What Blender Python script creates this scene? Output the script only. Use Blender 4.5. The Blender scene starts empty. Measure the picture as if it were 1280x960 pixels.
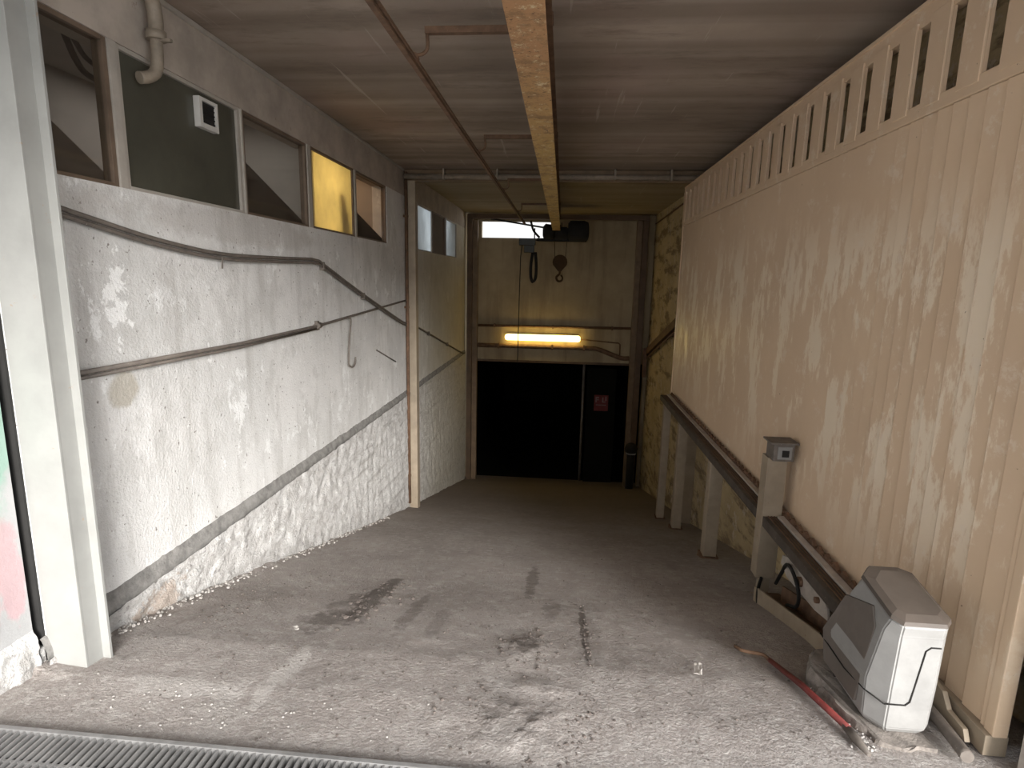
import bpy, bmesh, math, random
from mathutils import Vector, Matrix, noise
random.seed(7)
SC = bpy.context.scene
COL = SC.collection
V = Vector

# ---------------------------------------------------------------- camera
yaw, pitch, roll, F = -8.49676816e-02, 1.80719072e-01, 2.09165609e-02, 714.2034
fw = V((math.sin(yaw)*math.cos(pitch), math.cos(yaw)*math.cos(pitch), -math.sin(pitch)))
r0 = V((math.cos(yaw), -math.sin(yaw), 0)); u0 = r0.cross(fw)
rt = r0*math.cos(roll) + u0*math.sin(roll); up = -r0*math.sin(roll) + u0*math.cos(roll)
cd = bpy.data.cameras.new('camera'); cam = bpy.data.objects.new('camera', cd); COL.objects.link(cam)
cd.sensor_fit = 'HORIZONTAL'; cd.sensor_width = 36; cd.lens = 36*F/1280; cd.clip_start = .02
cam.matrix_world = Matrix(((rt.x, up.x, -fw.x, 0), (rt.y, up.y, -fw.y, 0), (rt.z, up.z, -fw.z, 1.6), (0, 0, 0, 1)))
SC.camera = cam

# ---------------------------------------------------------------- light
SKY, SUN, EXPO = 1.35, 5.6, 0.66
w = bpy.data.worlds.new('overcast_sky'); SC.world = w; w.use_nodes = True
wn = w.node_tree.nodes; wl = w.node_tree.links
bg = wn['Background']; bg.inputs[1].default_value = SKY
tc = wn.new('ShaderNodeTexCoord'); sx = wn.new('ShaderNodeSeparateXYZ'); cr = wn.new('ShaderNodeValToRGB')
wl.new(tc.outputs['Generated'], sx.inputs[0]); wl.new(sx.outputs[2], cr.inputs[0]); wl.new(cr.outputs[0], bg.inputs[0])
cr.color_ramp.elements[0].position = 0.0; cr.color_ramp.elements[0].color = (1.0, .99, .97, 1)
cr.color_ramp.elements[1].position = 0.9; cr.color_ramp.elements[1].color = (.80, .88, 1.0, 1)

# the cloudy sky is brighter towards the hidden sun, behind and to the right
dt = wn.new('ShaderNodeVectorMath'); dt.operation = 'DOT_PRODUCT'; dt.inputs[1].default_value = (.75, -.62, .2)
mr = wn.new('ShaderNodeMapRange'); mr.inputs[1].default_value = -.6; mr.inputs[2].default_value = 1.0
mr.inputs[3].default_value = SKY*.52; mr.inputs[4].default_value = SKY*2.1
wl.new(tc.outputs['Generated'], dt.inputs[0]); wl.new(dt.outputs['Value'], mr.inputs[0]); wl.new(mr.outputs[0], bg.inputs[1])

sd = bpy.data.lights.new('daylight', 'SUN'); so = bpy.data.objects.new('daylight', sd); COL.objects.link(so)
sd.energy = SUN; sd.angle = math.radians(24); sd.color = (1.0, .97, .93)
sdir = V((-.40, .86, -.33)).normalized()      # direction the light travels
so.rotation_euler = sdir.to_track_quat('-Z', 'Y').to_euler()
so.location = (4, -6, 5)

def point(name, loc, e, col, rad=.1):
    l = bpy.data.lights.new(name, 'POINT'); o = bpy.data.objects.new(name, l); COL.objects.link(o)
    l.energy = e; l.color = col; l.shadow_soft_size = rad; o.location = loc; return o
def area(name, loc, rot, sx_, sy_, e, col):
    l = bpy.data.lights.new(name, 'AREA'); l.shape = 'RECTANGLE'; l.size = sx_; l.size_y = sy_
    l.energy = e; l.color = col
    o = bpy.data.objects.new(name, l); COL.objects.link(o); o.location = loc; o.rotation_euler = rot; return o

SC.view_settings.view_transform = 'Standard'; SC.view_settings.look = 'None'
SC.view_settings.gamma = 1; SC.view_settings.use_curve_mapping = False
SC.view_settings.exposure = EXPO

# ---------------------------------------------------------------- materials
class NT:
    def __init__(s, name):
        s.m = bpy.data.materials.new(name); s.m.use_nodes = True
        s.n = s.m.node_tree.nodes; s.l = s.m.node_tree.links; s.b = s.n['Principled BSDF']
        s.co = s.n.new('ShaderNodeTexCoord').outputs['Object']
    def mapd(s, scale=(1, 1, 1), rot=(0, 0, 0), loc=(0, 0, 0)):
        mp = s.n.new('ShaderNodeMapping'); s.l.new(s.co, mp.inputs[0])
        mp.inputs['Scale'].default_value = scale; mp.inputs['Rotation'].default_value = rot
        mp.inputs['Location'].default_value = loc; return mp.outputs[0]
    def noise(s, sc, det=6, rough=.6, vec=None, dist=0):
        t = s.n.new('ShaderNodeTexNoise'); t.inputs['Scale'].default_value = sc
        t.inputs['Detail'].default_value = det; t.inputs['Roughness'].default_value = rough
        t.inputs['Distortion'].default_value = dist
        s.l.new(vec if vec else s.co, t.inputs['Vector']); return t.outputs['Fac']
    def ramp(s, fac, a, b):
        t = s.n.new('ShaderNodeMapRange'); t.inputs[1].default_value = a; t.inputs[2].default_value = b
        s.l.new(fac, t.inputs[0]); return t.outputs[0]
    def mul(s, a, b, op='MULTIPLY'):
        t = s.n.new('ShaderNodeMath'); t.operation = op
        for i, x in enumerate((a, b)):
            if isinstance(x, (int, float)): t.inputs[i].default_value = x
            else: s.l.new(x, t.inputs[i])
        return t.outputs[0]
    def mix(s, fac, a, b):
        t = s.n.new('ShaderNodeMix'); t.data_type = 'RGBA'
        if isinstance(fac, (int, float)): t.inputs[0].default_value = fac
        else: s.l.new(fac, t.inputs[0])
        for i, x in ((6, a), (7, b)):
            if isinstance(x, tuple): t.inputs[i].default_value = x + (1,) if len(x) == 3 else x
            else: s.l.new(x, t.inputs[i])
        return t.outputs[2]
    def sep(s):
        t = s.n.new('ShaderNodeSeparateXYZ'); s.l.new(s.co, t.inputs[0]); return t.outputs
    def fin(s, col, rough=.8, bump=None, bs=.3, bd=.01, metal=0, spec=None):
        if isinstance(col, tuple): s.b.inputs['Base Color'].default_value = col + (1,)
        else: s.l.new(col, s.b.inputs['Base Color'])
        if isinstance(rough, (int, float)): s.b.inputs['Roughness'].default_value = rough
        else: s.l.new(rough, s.b.inputs['Roughness'])
        s.b.inputs['Metallic'].default_value = metal
        if spec is not None: s.b.inputs['Specular IOR Level'].default_value = spec
        if bump is not None:
            t = s.n.new('ShaderNodeBump'); t.inputs['Strength'].default_value = bs; t.inputs['Distance'].default_value = bd
            s.l.new(bump, t.inputs['Height']); s.l.new(t.outputs[0], s.b.inputs['Normal'])
        return s.m
def blob(t, cx, cz, rx, rz, ax=(1, 2), rag=.5, sc=3.):
    """mask of a ragged elliptical mark at (c) in the object's two given axes"""
    o = t.sep()
    a = t.mul(t.mul(o[ax[0]], cx, 'SUBTRACT'), 1/rx); b = t.mul(t.mul(o[ax[1]], cz, 'SUBTRACT'), 1/rz)
    d = t.mul(t.mul(a, a), t.mul(b, b), 'ADD')
    n = t.noise(sc, 6, .7)
    d = t.mul(d, t.mul(t.mul(n, .5, 'SUBTRACT'), rag*6), 'ADD')
    return t.ramp(d, 1.0, .45)

def plain(name, col, rough=.6, metal=0, var=.25, sc=9, dark=None, bs=.15, chips=None, spec=None):
    t = NT(name); f = t.ramp(t.noise(sc, 7, .65), .38, .68)
    d = dark or tuple(c*(1-var) for c in col)
    c = t.mix(f, col, d)
    if chips:
        c = t.mix(t.ramp(t.noise(sc*3.3, 5, .7), .66, .70), c, chips)
    return t.fin(c, rough, t.noise(sc*6, 4), bs, .004, metal, spec)

def mat_plaster():
    t = NT('white_plaster')
    c = t.mix(t.ramp(t.noise(1.3, 8, .65), .35, .7), (.76, .75, .735), (.60, .595, .58))
    st = t.noise(1, 7, .6, t.mapd((1, 6, .8)))
    c = t.mix(t.mul(t.ramp(st, .52, .74), .6), c, (.40, .385, .36))
    pt = t.noise(4, 8, .7, t.mapd((1, 1, .7), loc=(3, 1, 0)))
    c = t.mix(t.mul(t.ramp(pt, .52, .60), .5), c, (.52, .51, .49))
    wh = t.noise(3.4, 9, .75, t.mapd((1, 1.2, .8), loc=(7, 4, 2)))
    c = t.mix(t.ramp(wh, .57, .61), c, (.82, .82, .81))
    c = t.mix(t.ramp(t.noise(38, 3, .5), .68, .72), c, (.25, .23, .21))
    # chipped white repair patch, yellow-brown damp spot, grey drip marks
    c = t.mix(blob(t, 2.62, 1.48, .07, .17, rag=2.2, sc=12), c, (.88, .88, .87))
    c = t.mix(t.mul(blob(t, 2.60, 1.02, .10, .09, rag=.7), .55), c, (.36, .31, .22))
    c = t.mix(t.mul(blob(t, 2.98, 1.35, .09, .42, rag=.8), .35), c, (.42, .40, .38))
    c = t.mix(t.mul(blob(t, 3.6, 1.9, 1.6, .12, rag=.6), .45), c, (.45, .42, .39))
    # darker, browner tone towards the far bay
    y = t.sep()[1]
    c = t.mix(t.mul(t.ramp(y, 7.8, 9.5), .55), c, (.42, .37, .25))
    return t.fin(c, .85, t.mul(t.noise(11, 8, .7), t.noise(60, 4), 'ADD'), .5, .012)
def mat_outer():
    t = NT('painted_outer_wall')
    c = t.mix(t.ramp(t.noise(2, 7), .4, .7), (.44, .44, .44), (.34, .34, .34))
    c = t.mix(t.mul(blob(t, 1.93, 1.05, .09, .42, rag=.6), .7), c, (.22, .40, .31))
    c = t.mix(t.mul(blob(t, 1.93, .42, .05, .22, rag=.9), .5), c, (.50, .26, .28))
    c = t.mix(t.mul(blob(t, 1.80, .40, .08, .20, rag=.9), .4), c, (.50, .30, .31))
    z = t.sep()[2]
    c = t.mix(t.mul(t.ramp(z, .10, .04), .6), c, (.33, .32, .31))
    return t.fin(c, .85, t.noise(14, 8, .7), .4, .01)
def mat_rough():
    t = NT('rough_cast_plaster')
    c = t.mix(t.ramp(t.noise(9, 8, .75), .40, .62), (.72, .71, .69), (.48, .46, .44))
    c = t.mix(t.ramp(t.noise(24, 6, .7), .56, .66), c, (.33, .31, .30))
    c = t.mix(t.mul(blob(t, 2.66, -.17, .20, .09, rag=.9, sc=14), .6), c, (.42, .31, .23))
    sc_ = t.noise(1, 6, .6, t.mapd((1, 1.2, 14), rot=(math.radians(14), 0, 0)))
    y = t.sep()[1]
    c = t.mix(t.mul(t.mul(t.ramp(sc_, .55, .66), t.ramp(y, 4.2, 6.0)), .6), c, (.30, .28, .26))
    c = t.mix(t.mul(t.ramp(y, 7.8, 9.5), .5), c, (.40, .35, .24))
    return t.fin(c, .9, t.mul(t.noise(30, 8, .75), t.noise(90, 4), 'ADD'), .8, .02)
def mat_ledge():
    return plain('grey_mortar', (.27, .26, .245), .9, var=.5, sc=14, bs=.9)
def mat_right():
    t = NT('stained_wall')
    c = t.mix(t.ramp(t.noise(1.5, 8, .7), .35, .65), (.58, .47, .28), (.40, .31, .17))
    st = t.noise(1, 8, .7, t.mapd((1, 1.1, 4.2), rot=(math.radians(28), 0, 0)))
    c = t.mix(t.mul(t.ramp(st, .50, .58), .8), c, (.15, .10, .06))
    c = t.mix(t.mul(t.ramp(t.noise(6, 8, .75), .54, .62), .7), c, (.62, .55, .44))
    z = t.sep()[2]
    c = t.mix(t.mul(t.ramp(t.noise(4, 8, .8), .56, .60), t.ramp(z, -.9, -1.4)), c, (.16, .11, .07))
    return t.fin(c, .85, t.noise(20, 8, .7), .6, .015)
def mat_endwall():
    t = NT('stained_end_wall')
    c = t.mix(t.ramp(t.noise(1.1, 8, .65), .35, .7), (.42, .34, .22), (.28, .22, .14))
    c = t.mix(t.mul(t.ramp(t.noise(1, 7, .6, t.mapd((4, 1, .5))), .5, .7), .6), c, (.17, .12, .08))
    return t.fin(c, .85, t.noise(20, 8, .7), .4, .01)
def mat_ceiling():
    t = NT('board_marked_concrete')
    c = t.mix(t.ramp(t.noise(.8, 8, .6), .35, .7), (.42, .345, .285), (.28, .225, .18))
    # shutter-board bands run across the ceiling
    bd = t.noise(1, 3, .5, t.mapd((.06, 2.6, 1)))
    c = t.mix(t.mul(t.ramp(bd, .42, .58), .6), c, (.18, .14, .11))
    pk = t.noise(.7, 4, .5, t.mapd(loc=(4.3, 2, 0)))
    c = t.mix(t.mul(t.ramp(pk, .50, .66), .35), c, (.40, .27, .245))
    c = t.mix(t.mul(t.ramp(t.noise(2.5, 9, .75, t.mapd((.4, 1.4, 1))), .52, .64), .55), c, (.16, .125, .10))
    c = t.mix(t.ramp(t.noise(17, 5, .6), .74, .77), c, (.10, .07, .05))
    o = t.sep()
    ln = t.noise(1, 6, .6, t.mapd((14, .5, 1)))
    c = t.mix(t.mul(t.ramp(ln, .64, .67), .5), c, (.52, .45, .39))
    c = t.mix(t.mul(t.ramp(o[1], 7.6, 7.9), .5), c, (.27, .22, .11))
    return t.fin(c, .88, t.mul(t.noise(6, 8, .7), bd, 'ADD'), .35, .012)
def mat_floor():
    t = NT('dusty_concrete')
    c = t.mix(t.ramp(t.noise(1.1, 9, .7), .34, .68), (.385, .345, .32), (.27, .238, .218))
    c = t.mix(t.mul(t.ramp(t.noise(3.2, 9, .75, t.mapd((1, .55, 1), rot=(0, 0, .35))), .50, .66), .6), c, (.44, .41, .385))
    c = t.mix(t.mul(t.ramp(t.noise(13, 8, .75), .52, .62), .5), c, (.50, .47, .44))
    c = t.mix(t.mul(t.ramp(t.noise(20, 8, .8, t.mapd((1, .6, 1), loc=(5, 5, 0))), .56, .63), .55), c, (.14, .12, .105))
    # wheel tracks and spilled dirt along the ramp
    for (x, y, rx, ry, f) in ((-1.10, 3.20, .07, .50, .8), (-1.22, 2.85, .10, .34, .5), (-.80, 2.95, .05, .40, .45), (-.62, 2.8, .05, .25, .35), (-1.2, 2.75, .22, .12, .45),
                              (-.12, 2.55, .08, .12, .8), (.18, 2.85, .025, .45, .85), (-.15, 3.9, .05, .5, .6),
                              (.0, 3.2, .06, .2, .4), (-.11, 1.92, .16, .16, .35)):
        c = t.mix(t.mul(blob(t, x, y, rx, ry, ax=(0, 1), rag=.8, sc=9), f), c, (.10, .082, .07))
    for (x, y, rx, ry, f) in ((-1.15, 2.15, .05, .3, .5), (-1.5, 1.95, .30, .06, .45), (-.1, 1.83, .16, .10, .12)):
        c = t.mix(t.mul(blob(t, x, y, rx, ry, ax=(0, 1), rag=.9, sc=11), f), c, (.60, .57, .54))
    o = t.sep()
    sp = t.mul(t.ramp(t.noise(34, 8, .85), .52, .60), t.ramp(o[1], 3.0, 1.9))
    c = t.mix(t.mul(sp, .55), c, (.62, .585, .555))
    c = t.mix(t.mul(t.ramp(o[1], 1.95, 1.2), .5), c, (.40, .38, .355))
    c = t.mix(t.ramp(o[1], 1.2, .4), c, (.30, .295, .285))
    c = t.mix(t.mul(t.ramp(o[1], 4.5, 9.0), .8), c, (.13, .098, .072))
    return t.fin(c, .92, t.mul(t.noise(22, 9, .75), t.noise(70, 5, .6), 'ADD'), .7, .014)
def mat_gate():
    t = NT('cream_enamel_gate')
    c = t.mix(t.ramp(t.noise(1.2, 6, .6), .3, .7), (.74, .56, .39), (.66, .49, .335))
    pt = t.noise(1, 9, .72, t.mapd((1, 5.0, 1.5), loc=(2, 3, 1)))
    z = t.sep()[2]
    band = t.mul(t.ramp(z, .1, .7), t.ramp(z, 2.1, 1.7))
    m = t.mul(t.ramp(pt, .50, .545), band)
    c = t.mix(t.mul(m, .75), c, (.88, .76, .60))
    m2 = t.ramp(t.noise(5, 8, .8, t.mapd((1, 1, 1), loc=(9, 3, 1))), .56, .61)
    c = t.mix(t.mul(m2, .55), c, (.80, .68, .55))
    c = t.mix(t.ramp(t.noise(30, 3, .6), .73, .76), c, (.25, .16, .10))
    r = t.mix(m, (.55, .55, .55), (.38, .38, .38))
    return t.fin(c, r, t.noise(30, 4), .15, .004)

M = {}
M['plaster'] = mat_plaster(); M['outer'] = mat_outer(); M['rough'] = mat_rough(); M['ledge'] = mat_ledge()
M['right'] = mat_right(); M['endwall'] = mat_endwall(); M['ceiling'] = mat_ceiling(); M['floor'] = mat_floor(); M['gate'] = mat_gate()
M['fascia'] = plain('beige_concrete_fascia', (.46, .40, .345), .85, var=.3, sc=3.5, chips=(.26, .20, .16), bs=.3)
M['whitesteel'] = plain('chipped_white_enamel', (.30, .30, .285), .45, var=.14, sc=5, chips=(.30, .24, .19))
M['postpaint'] = plain('dull_cream_paint', (.37, .30, .22), .6, var=.25, sc=5, chips=(.22, .14, .08))
M['brownpaint'] = plain('dark_brown_paint', (.12, .07, .036), .6, var=.4, sc=5)
M['jamb'] = plain('mid_brown_jamb_paint', (.21, .14, .08), .6, var=.35, sc=5)
t = NT('flaking_yellow_paint')
c = t.mix(t.ramp(t.noise(3, 8, .7), .35, .7), (.56, .38, .14), (.45, .28, .11))
c = t.mix(t.mul(t.ramp(t.sep()[1], 4.6, 2.6), .7), c, (.42, .21, .115))
c = t.mix(t.mul(t.ramp(t.noise(7, 9, .8), .50, .58), .75), c, (.24, .14, .07))
c = t.mix(t.ramp(t.noise(16, 9, .85, t.mapd(loc=(3, 3, 3))), .55, .60), c, (.66, .54, .34))
c = t.mix(t.ramp(t.noise(30, 6, .8, t.mapd(loc=(1, 7, 3))), .58, .62), c, (.12, .065, .035))
M['yellowsteel'] = t.fin(c, .65, t.noise(40, 6), .4, .006)
M['rust'] = plain('rusty_brown_steel', (.17, .095, .055), .75, var=.5, sc=12, chips=(.30, .20, .13), bs=.5)
M['conduit'] = plain('grey_brown_conduit', (.17, .145, .125), .6, var=.4, sc=14, chips=(.38, .34, .30))
M['pipebeige'] = plain('painted_beige_pipe', (.30, .25, .195), .6, var=.4, sc=10)
M['darkmetal'] = plain('dark_greasy_metal', (.016, .014, .012), .9, var=.5, sc=8)
M['railmetal'] = plain('worn_steel_channel', (.10, .08, .065), .6, metal=.1, var=.5, sc=9, chips=(.35, .28, .22))
M['raillight'] = plain('pale_steel_strip', (.52, .47, .42), .45, var=.3, sc=12)
M['black'] = plain('black_rubber', (.014, .012, .011), .85, var=.4)
M['hookorange'] = plain('dirty_orange_hoist_paint', (.07, .035, .012), .9, var=.4, sc=10)
M['boxgreen'] = plain('grey_green_box', (.04, .045, .04), .5, var=.3)
M['plastic'] = plain('dusty_grey_plastic', (.28, .275, .265), .55, var=.22, sc=7)
M['plasticdk'] = plain('dark_brownish_plastic', (.13, .11, .095), .6, var=.25, sc=7)  # darker, browner plastic for the motor's side recess
M['plastictop'] = plain('dusty_lid_plastic', (.085, .068, .056), .55, var=.25, sc=6)
M['red'] = plain('worn_red_paint', (.17, .03, .026), .55, var=.45, sc=16, chips=(.22, .17, .15))
M['white_plastic'] = plain('white_plastic', (.62, .60, .57), .5, var=.1)
M['greenpane'] = plain('dark_green_pane', (.082, .08, .062), .22, var=.3, sc=1.4, bs=.02)
M['roomwall'] = plain('dim_room_plaster', (.40, .365, .335), .9, var=.12, sc=2)
M['roomdark'] = plain('brown_grey_board', (.16, .13, .115), .8, var=.15, sc=3)
M['framegrey'] = plain('painted_window_frame', (.42, .385, .34), .6, var=.2, sc=7)
M['framebrown'] = plain('brown_window_frame', (.17, .12, .085), .6, var=.3, sc=7)
M['concrete'] = plain('crumbly_concrete', (.30, .265, .235), .95, var=.5, sc=16, bs=1.0)
M['clod'] = plain('dry_dirt', (.15, .125, .11), .95, var=.45, sc=20, bs=.6)
M['stone'] = plain('pale_rubble', (.48, .45, .42), .95, var=.35, sc=20, bs=.6)
M['paper'] = plain('crumpled_white_paper', (.62, .58, .54), .8, var=.2, sc=20)
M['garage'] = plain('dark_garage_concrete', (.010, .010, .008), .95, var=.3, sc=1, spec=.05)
M['signred'] = plain('faded_red_print', (.16, .028, .03), .8, var=.3)
M['signwhite'] = plain('pale_print', (.24, .15, .15), .8, var=.2)
M['grate'] = plain('galvanised_grate', (.26, .255, .25), .45, metal=.3, var=.35, sc=10)
M['pit_and_shade'] = plain('black_pit_dirt_and_gap_shade', (.02, .019, .018), .95, var=.3)

def emis(name, col, s, varsc=None, col2=None):
    t = NT(name); e = t.n.new('ShaderNodeEmission'); e.inputs[1].default_value = s
    if varsc:
        t.l.new(t.mix(t.ramp(t.noise(varsc, 3, .5), .35, .65), col, col2), e.inputs[0])
    else: e.inputs[0].default_value = col + (1,)
    t.l.new(e.outputs[0], t.n['Material Output'].inputs[0]); return t.m
M['tube'] = emis('lit_fluorescent_tube', (1.0, .70, .18), 6.0)
def translucent(name, col):
    t = NT(name)
    c = t.mix(t.ramp(t.noise(3, 6, .6), .35, .7), col, tuple(x*.8 for x in col))
    tr = t.n.new('ShaderNodeBsdfTranslucent'); df = t.n.new('ShaderNodeBsdfDiffuse'); mx = t.n.new('ShaderNodeMixShader')
    t.l.new(c, tr.inputs[0]); t.l.new(c, df.inputs[0]); mx.inputs[0].default_value = .3
    t.l.new(tr.outputs[0], mx.inputs[1]); t.l.new(df.outputs[0], mx.inputs[2])
    t.l.new(mx.outputs[0], t.n['Material Output'].inputs[0]); return t.m
M['yellowpane'] = translucent('yellow_lit_frosted_pane', (.92, .80, .48))
M['frosted'] = translucent('frosted_pane', (.72, .74, .74))
def glass(name, f=.08):
    t = NT(name)
    tr = t.n.new('ShaderNodeBsdfTransparent'); gl = t.n.new('ShaderNodeBsdfGlossy'); mx = t.n.new('ShaderNodeMixShader')
    gl.inputs['Roughness'].default_value = .06; mx.inputs[0].default_value = f; tr.inputs[0].default_value = (.86, .86, .84, 1)
    t.l.new(tr.outputs[0], mx.inputs[1]); t.l.new(gl.outputs[0], mx.inputs[2])
    t.l.new(mx.outputs[0], t.n['Material Output'].inputs[0]); return t.m
M['glass'] = glass('dusty_window_glass')

# ---------------------------------------------------------------- mesh helpers
class MB:
    def __init__(s): s.bm = bmesh.new()
    def box(s, x0, x1, y0, y1, z0, z1, bev=0, rot=None):
        r = bmesh.ops.create_cube(s.bm, size=1)['verts']
        c = V(((x0+x1)/2, (y0+y1)/2, (z0+z1)/2))
        for v in r:
            p = V((v.co.x*(x1-x0), v.co.y*(y1-y0), v.co.z*(z1-z0)))
            if rot: p = rot @ p
            v.co = p + c
        if bev:
            es = list({e for v in r for e in v.link_edges})
            bmesh.ops.bevel(s.bm, geom=es, offset=bev, segments=2, affect='EDGES', profile=.6)
        return s
    def prism(s, poly, axis, a, b, bev=0):
        """poly: list of 2-D points in the other two axes (cyclic order), extruded from a to b along axis"""
        def mk(p, t): return V((t, p[0], p[1])) if axis == 0 else V((p[0], t, p[1])) if axis == 1 else V((p[0], p[1], t))
        A = [s.bm.verts.new(mk(p, a)) for p in poly]; B = [s.bm.verts.new(mk(p, b)) for p in poly]
        fs = [s.bm.faces.new(A), s.bm.faces.new(B[::-1])]
        n = len(poly)
        for i in range(n): fs.append(s.bm.faces.new((A[i], B[i], B[(i+1) % n], A[(i+1) % n])))
        bmesh.ops.recalc_face_normals(s.bm, faces=fs)
        if bev:
            es = list({e for v in A+B for e in v.link_edges})
            bmesh.ops.bevel(s.bm, geom=es, offset=bev, segments=2, affect='EDGES', profile=.6)
        return s
    def tube(s, pts, r, n=10, cap=True):
        pts = [V(p) for p in pts]; rings = []
        rr = r if isinstance(r, (list, tuple)) else [r]*len(pts)
        T = []
        for i in range(len(pts)):
            a = pts[max(i-1, 0)]; b = pts[min(i+1, len(pts)-1)]; T.append((b-a).normalized())
        u = T[0].orthogonal().normalized()
        for i, p in enumerate(pts):
            u = (u - T[i]*u.dot(T[i])).normalized(); w_ = T[i].cross(u)
            rings.append([s.bm.verts.new(p + (u*math.cos(k*2*math.pi/n) + w_*math.sin(k*2*math.pi/n))*rr[i]) for k in range(n)])
        for i in range(len(rings)-1):
            for k in range(n):
                f = s.bm.faces.new((rings[i][k], rings[i][(k+1) % n], rings[i+1][(k+1) % n], rings[i+1][k])); f.smooth = True
        if cap:
            s.bm.faces.new(rings[0][::-1]); s.bm.faces.new(rings[-1])
        return s
    def clod(s, c, r, fl=.5):
        ret = bmesh.ops.create_icosphere(s.bm, subdivisions=1, radius=r)['verts']
        o = V((random.random()*9, random.random()*9, 0))
        for v in ret:
            k = 1 + .45*noise.noise(v.co/r*1.2 + o)
            v.co = V((v.co.x*k, v.co.y*k, v.co.z*k*fl)) + V(c)
        return s
    def build(s, name, mat, parent=None, smooth=False):
        me = bpy.data.meshes.new(name)
        if smooth:
            for f in s.bm.faces: f.smooth = True
        s.bm.normal_update(); s.bm.to_mesh(me); s.bm.free()
        me.materials.append(mat)
        o = bpy.data.objects.new(name, me); COL.objects.link(o)
        if parent:
            o.parent = parent; o.matrix_parent_inverse = Matrix.Identity(4)
            o.location = -parent.location if not parent.get('_child') else (0, 0, 0)
            o['_child'] = 1
        return o
def thing(name, label, cat, loc=(0, 0, 0), group=None):
    o = bpy.data.objects.new(name, None); COL.objects.link(o); o.location = loc
    o.empty_display_size = .1
    o['label'] = label; o['category'] = cat
    if group: o['group'] = group
    return o
def tag(o, label, cat, group=None, kind=None):
    o['label'] = label; o['category'] = cat
    if group: o['group'] = group
    if kind: o['kind'] = kind
    return o
def struct(o): o['kind'] = 'structure'; return o
def smoothpath(pts, k=6):
    """Catmull-Rom through the points"""
    P = [V(p) for p in pts]; P = [P[0]*2-P[1]] + P + [P[-1]*2-P[-2]]; out = []
    for i in range(1, len(P)-2):
        for j in range(k):
            t = j/k; a, b, c, d = P[i-1], P[i], P[i+1], P[i+2]
            out.append(.5*((2*b) + (c-a)*t + (2*a-5*b+4*c-d)*t*t + (3*b-a-3*c+d)*t**3))
    out.append(P[-2]); return out

# ---------------------------------------------------------------- setting
FP = [(-12, 0.0), (0.9, 0.0), (1.5, -.01), (2.0, -.075), (2.355, -.139), (3.036, -.322), (4.746, -.835), (7.535, -1.659), (12.586, -3.0), (13.2, -3.1), (24, -3.1)]
def fz(y):
    for (a, b), (c, d) in zip(FP, FP[1:]):
        if y <= c: return b + (d-b)*(y-a)/(c-a)
    return FP[-1][1]
XL, XR, ZC, YE = -2.15, 1.90, 3.0, 12.6
GX = 1.60

def floor_mesh():
    s = MB(); bm = s.bm
    ys = [-10, -6, -3, 0, 1.0, 1.370]
    y = 1.376
    ysr = []
    y = 1.628
    while y < 13.2:
        ysr.append(y); y += .022 if y < 4 else .05 if y < 7 else .12
    ysr += [13.2, 14, 17, 24]
    def h(x, y):
        z = fz(y)
        if y < 13:
            z += .010*noise.noise(V((x*2, y*1.2, 0))) + .0035*noise.noise(V((x*11, y*8, 3))) + .0016*noise.noise(V((x*37, y*29, 5)))
            # crumbled heaps of dried dirt
            for (cx, cy, rx, ry, a) in ((-.12, 2.55, .11, .14, .022), (-.10, 1.88, .20, .20, .020), (-1.08, 3.2, .10, .3, .012), (-.05, 2.15, .14, .06, .012)):
                d = ((x-cx)/rx)**2 + ((y-cy)/ry)**2
                if d < 4: z += a*math.exp(-d)*(.6+1.4*abs(noise.noise(V((x*26, y*22, 7)))))
            # slot scraped along the ramp
            d = abs(x-.18-.03*math.sin(y*3))
            if 2.4 < y < 3.4 and d < .03: z -= .006*(1-d/.03)
            # rubble drift against the left wall
            if x < -1.9 and y > 1.95: z += .03*max(0, (-1.93-x)/.22)**2*(.6+noise.noise(V((x*9, y*7, 1))))
        return z
    def strip(ylist, xs, zf):
        rows = [[bm.verts.new((x, yy, zf(x, yy))) for x in xs] for yy in ylist]
        for a, b in zip(rows, rows[1:]):
            for i in range(len(xs)-1):
                f = bm.faces.new((a[i], a[i+1], b[i+1], b[i])); f.smooth = True
    xs = [-2.45 + i*4.6/190 for i in range(191)]
    strip(ysr, xs, h)
    strip([-10, -6, -3, 0, 1.0, 1.376], [-8, -4, -2.45, 0, 2.15, 4, 8], lambda x, y: 0)
    strip([1.376, 1.628], [2.15, 4, 8], lambda x, y: -.005)
    strip([1.376, 1.628], [-8, -4, -2.45], lambda x, y: -.005)
    strip([1.628, 2.4, 3.2], [2.15, 4, 8], lambda x, y: -.01)
    strip([1.628, 2.4, 3.2], [-8, -4, -2.45], lambda x, y: -.01)
    return s
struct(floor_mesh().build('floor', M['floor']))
# drain pit under the grate
s = MB(); s.box(-2.45, 2.15, 1.376, 1.628, -.22, -.20); s.box(-2.45, 2.15, 1.36, 1.376, -.22, -.012); s.box(-2.45, 2.15, 1.628, 1.644, -.22, -.05)
struct(s.build('trim_1', M['pit_and_shade']))

# ceiling slab
s = MB(); s.box(-2.6, 2.3, -1.6, 12.75, ZC, ZC+.22)
struct(s.build('ceiling', M['ceiling']))

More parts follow.
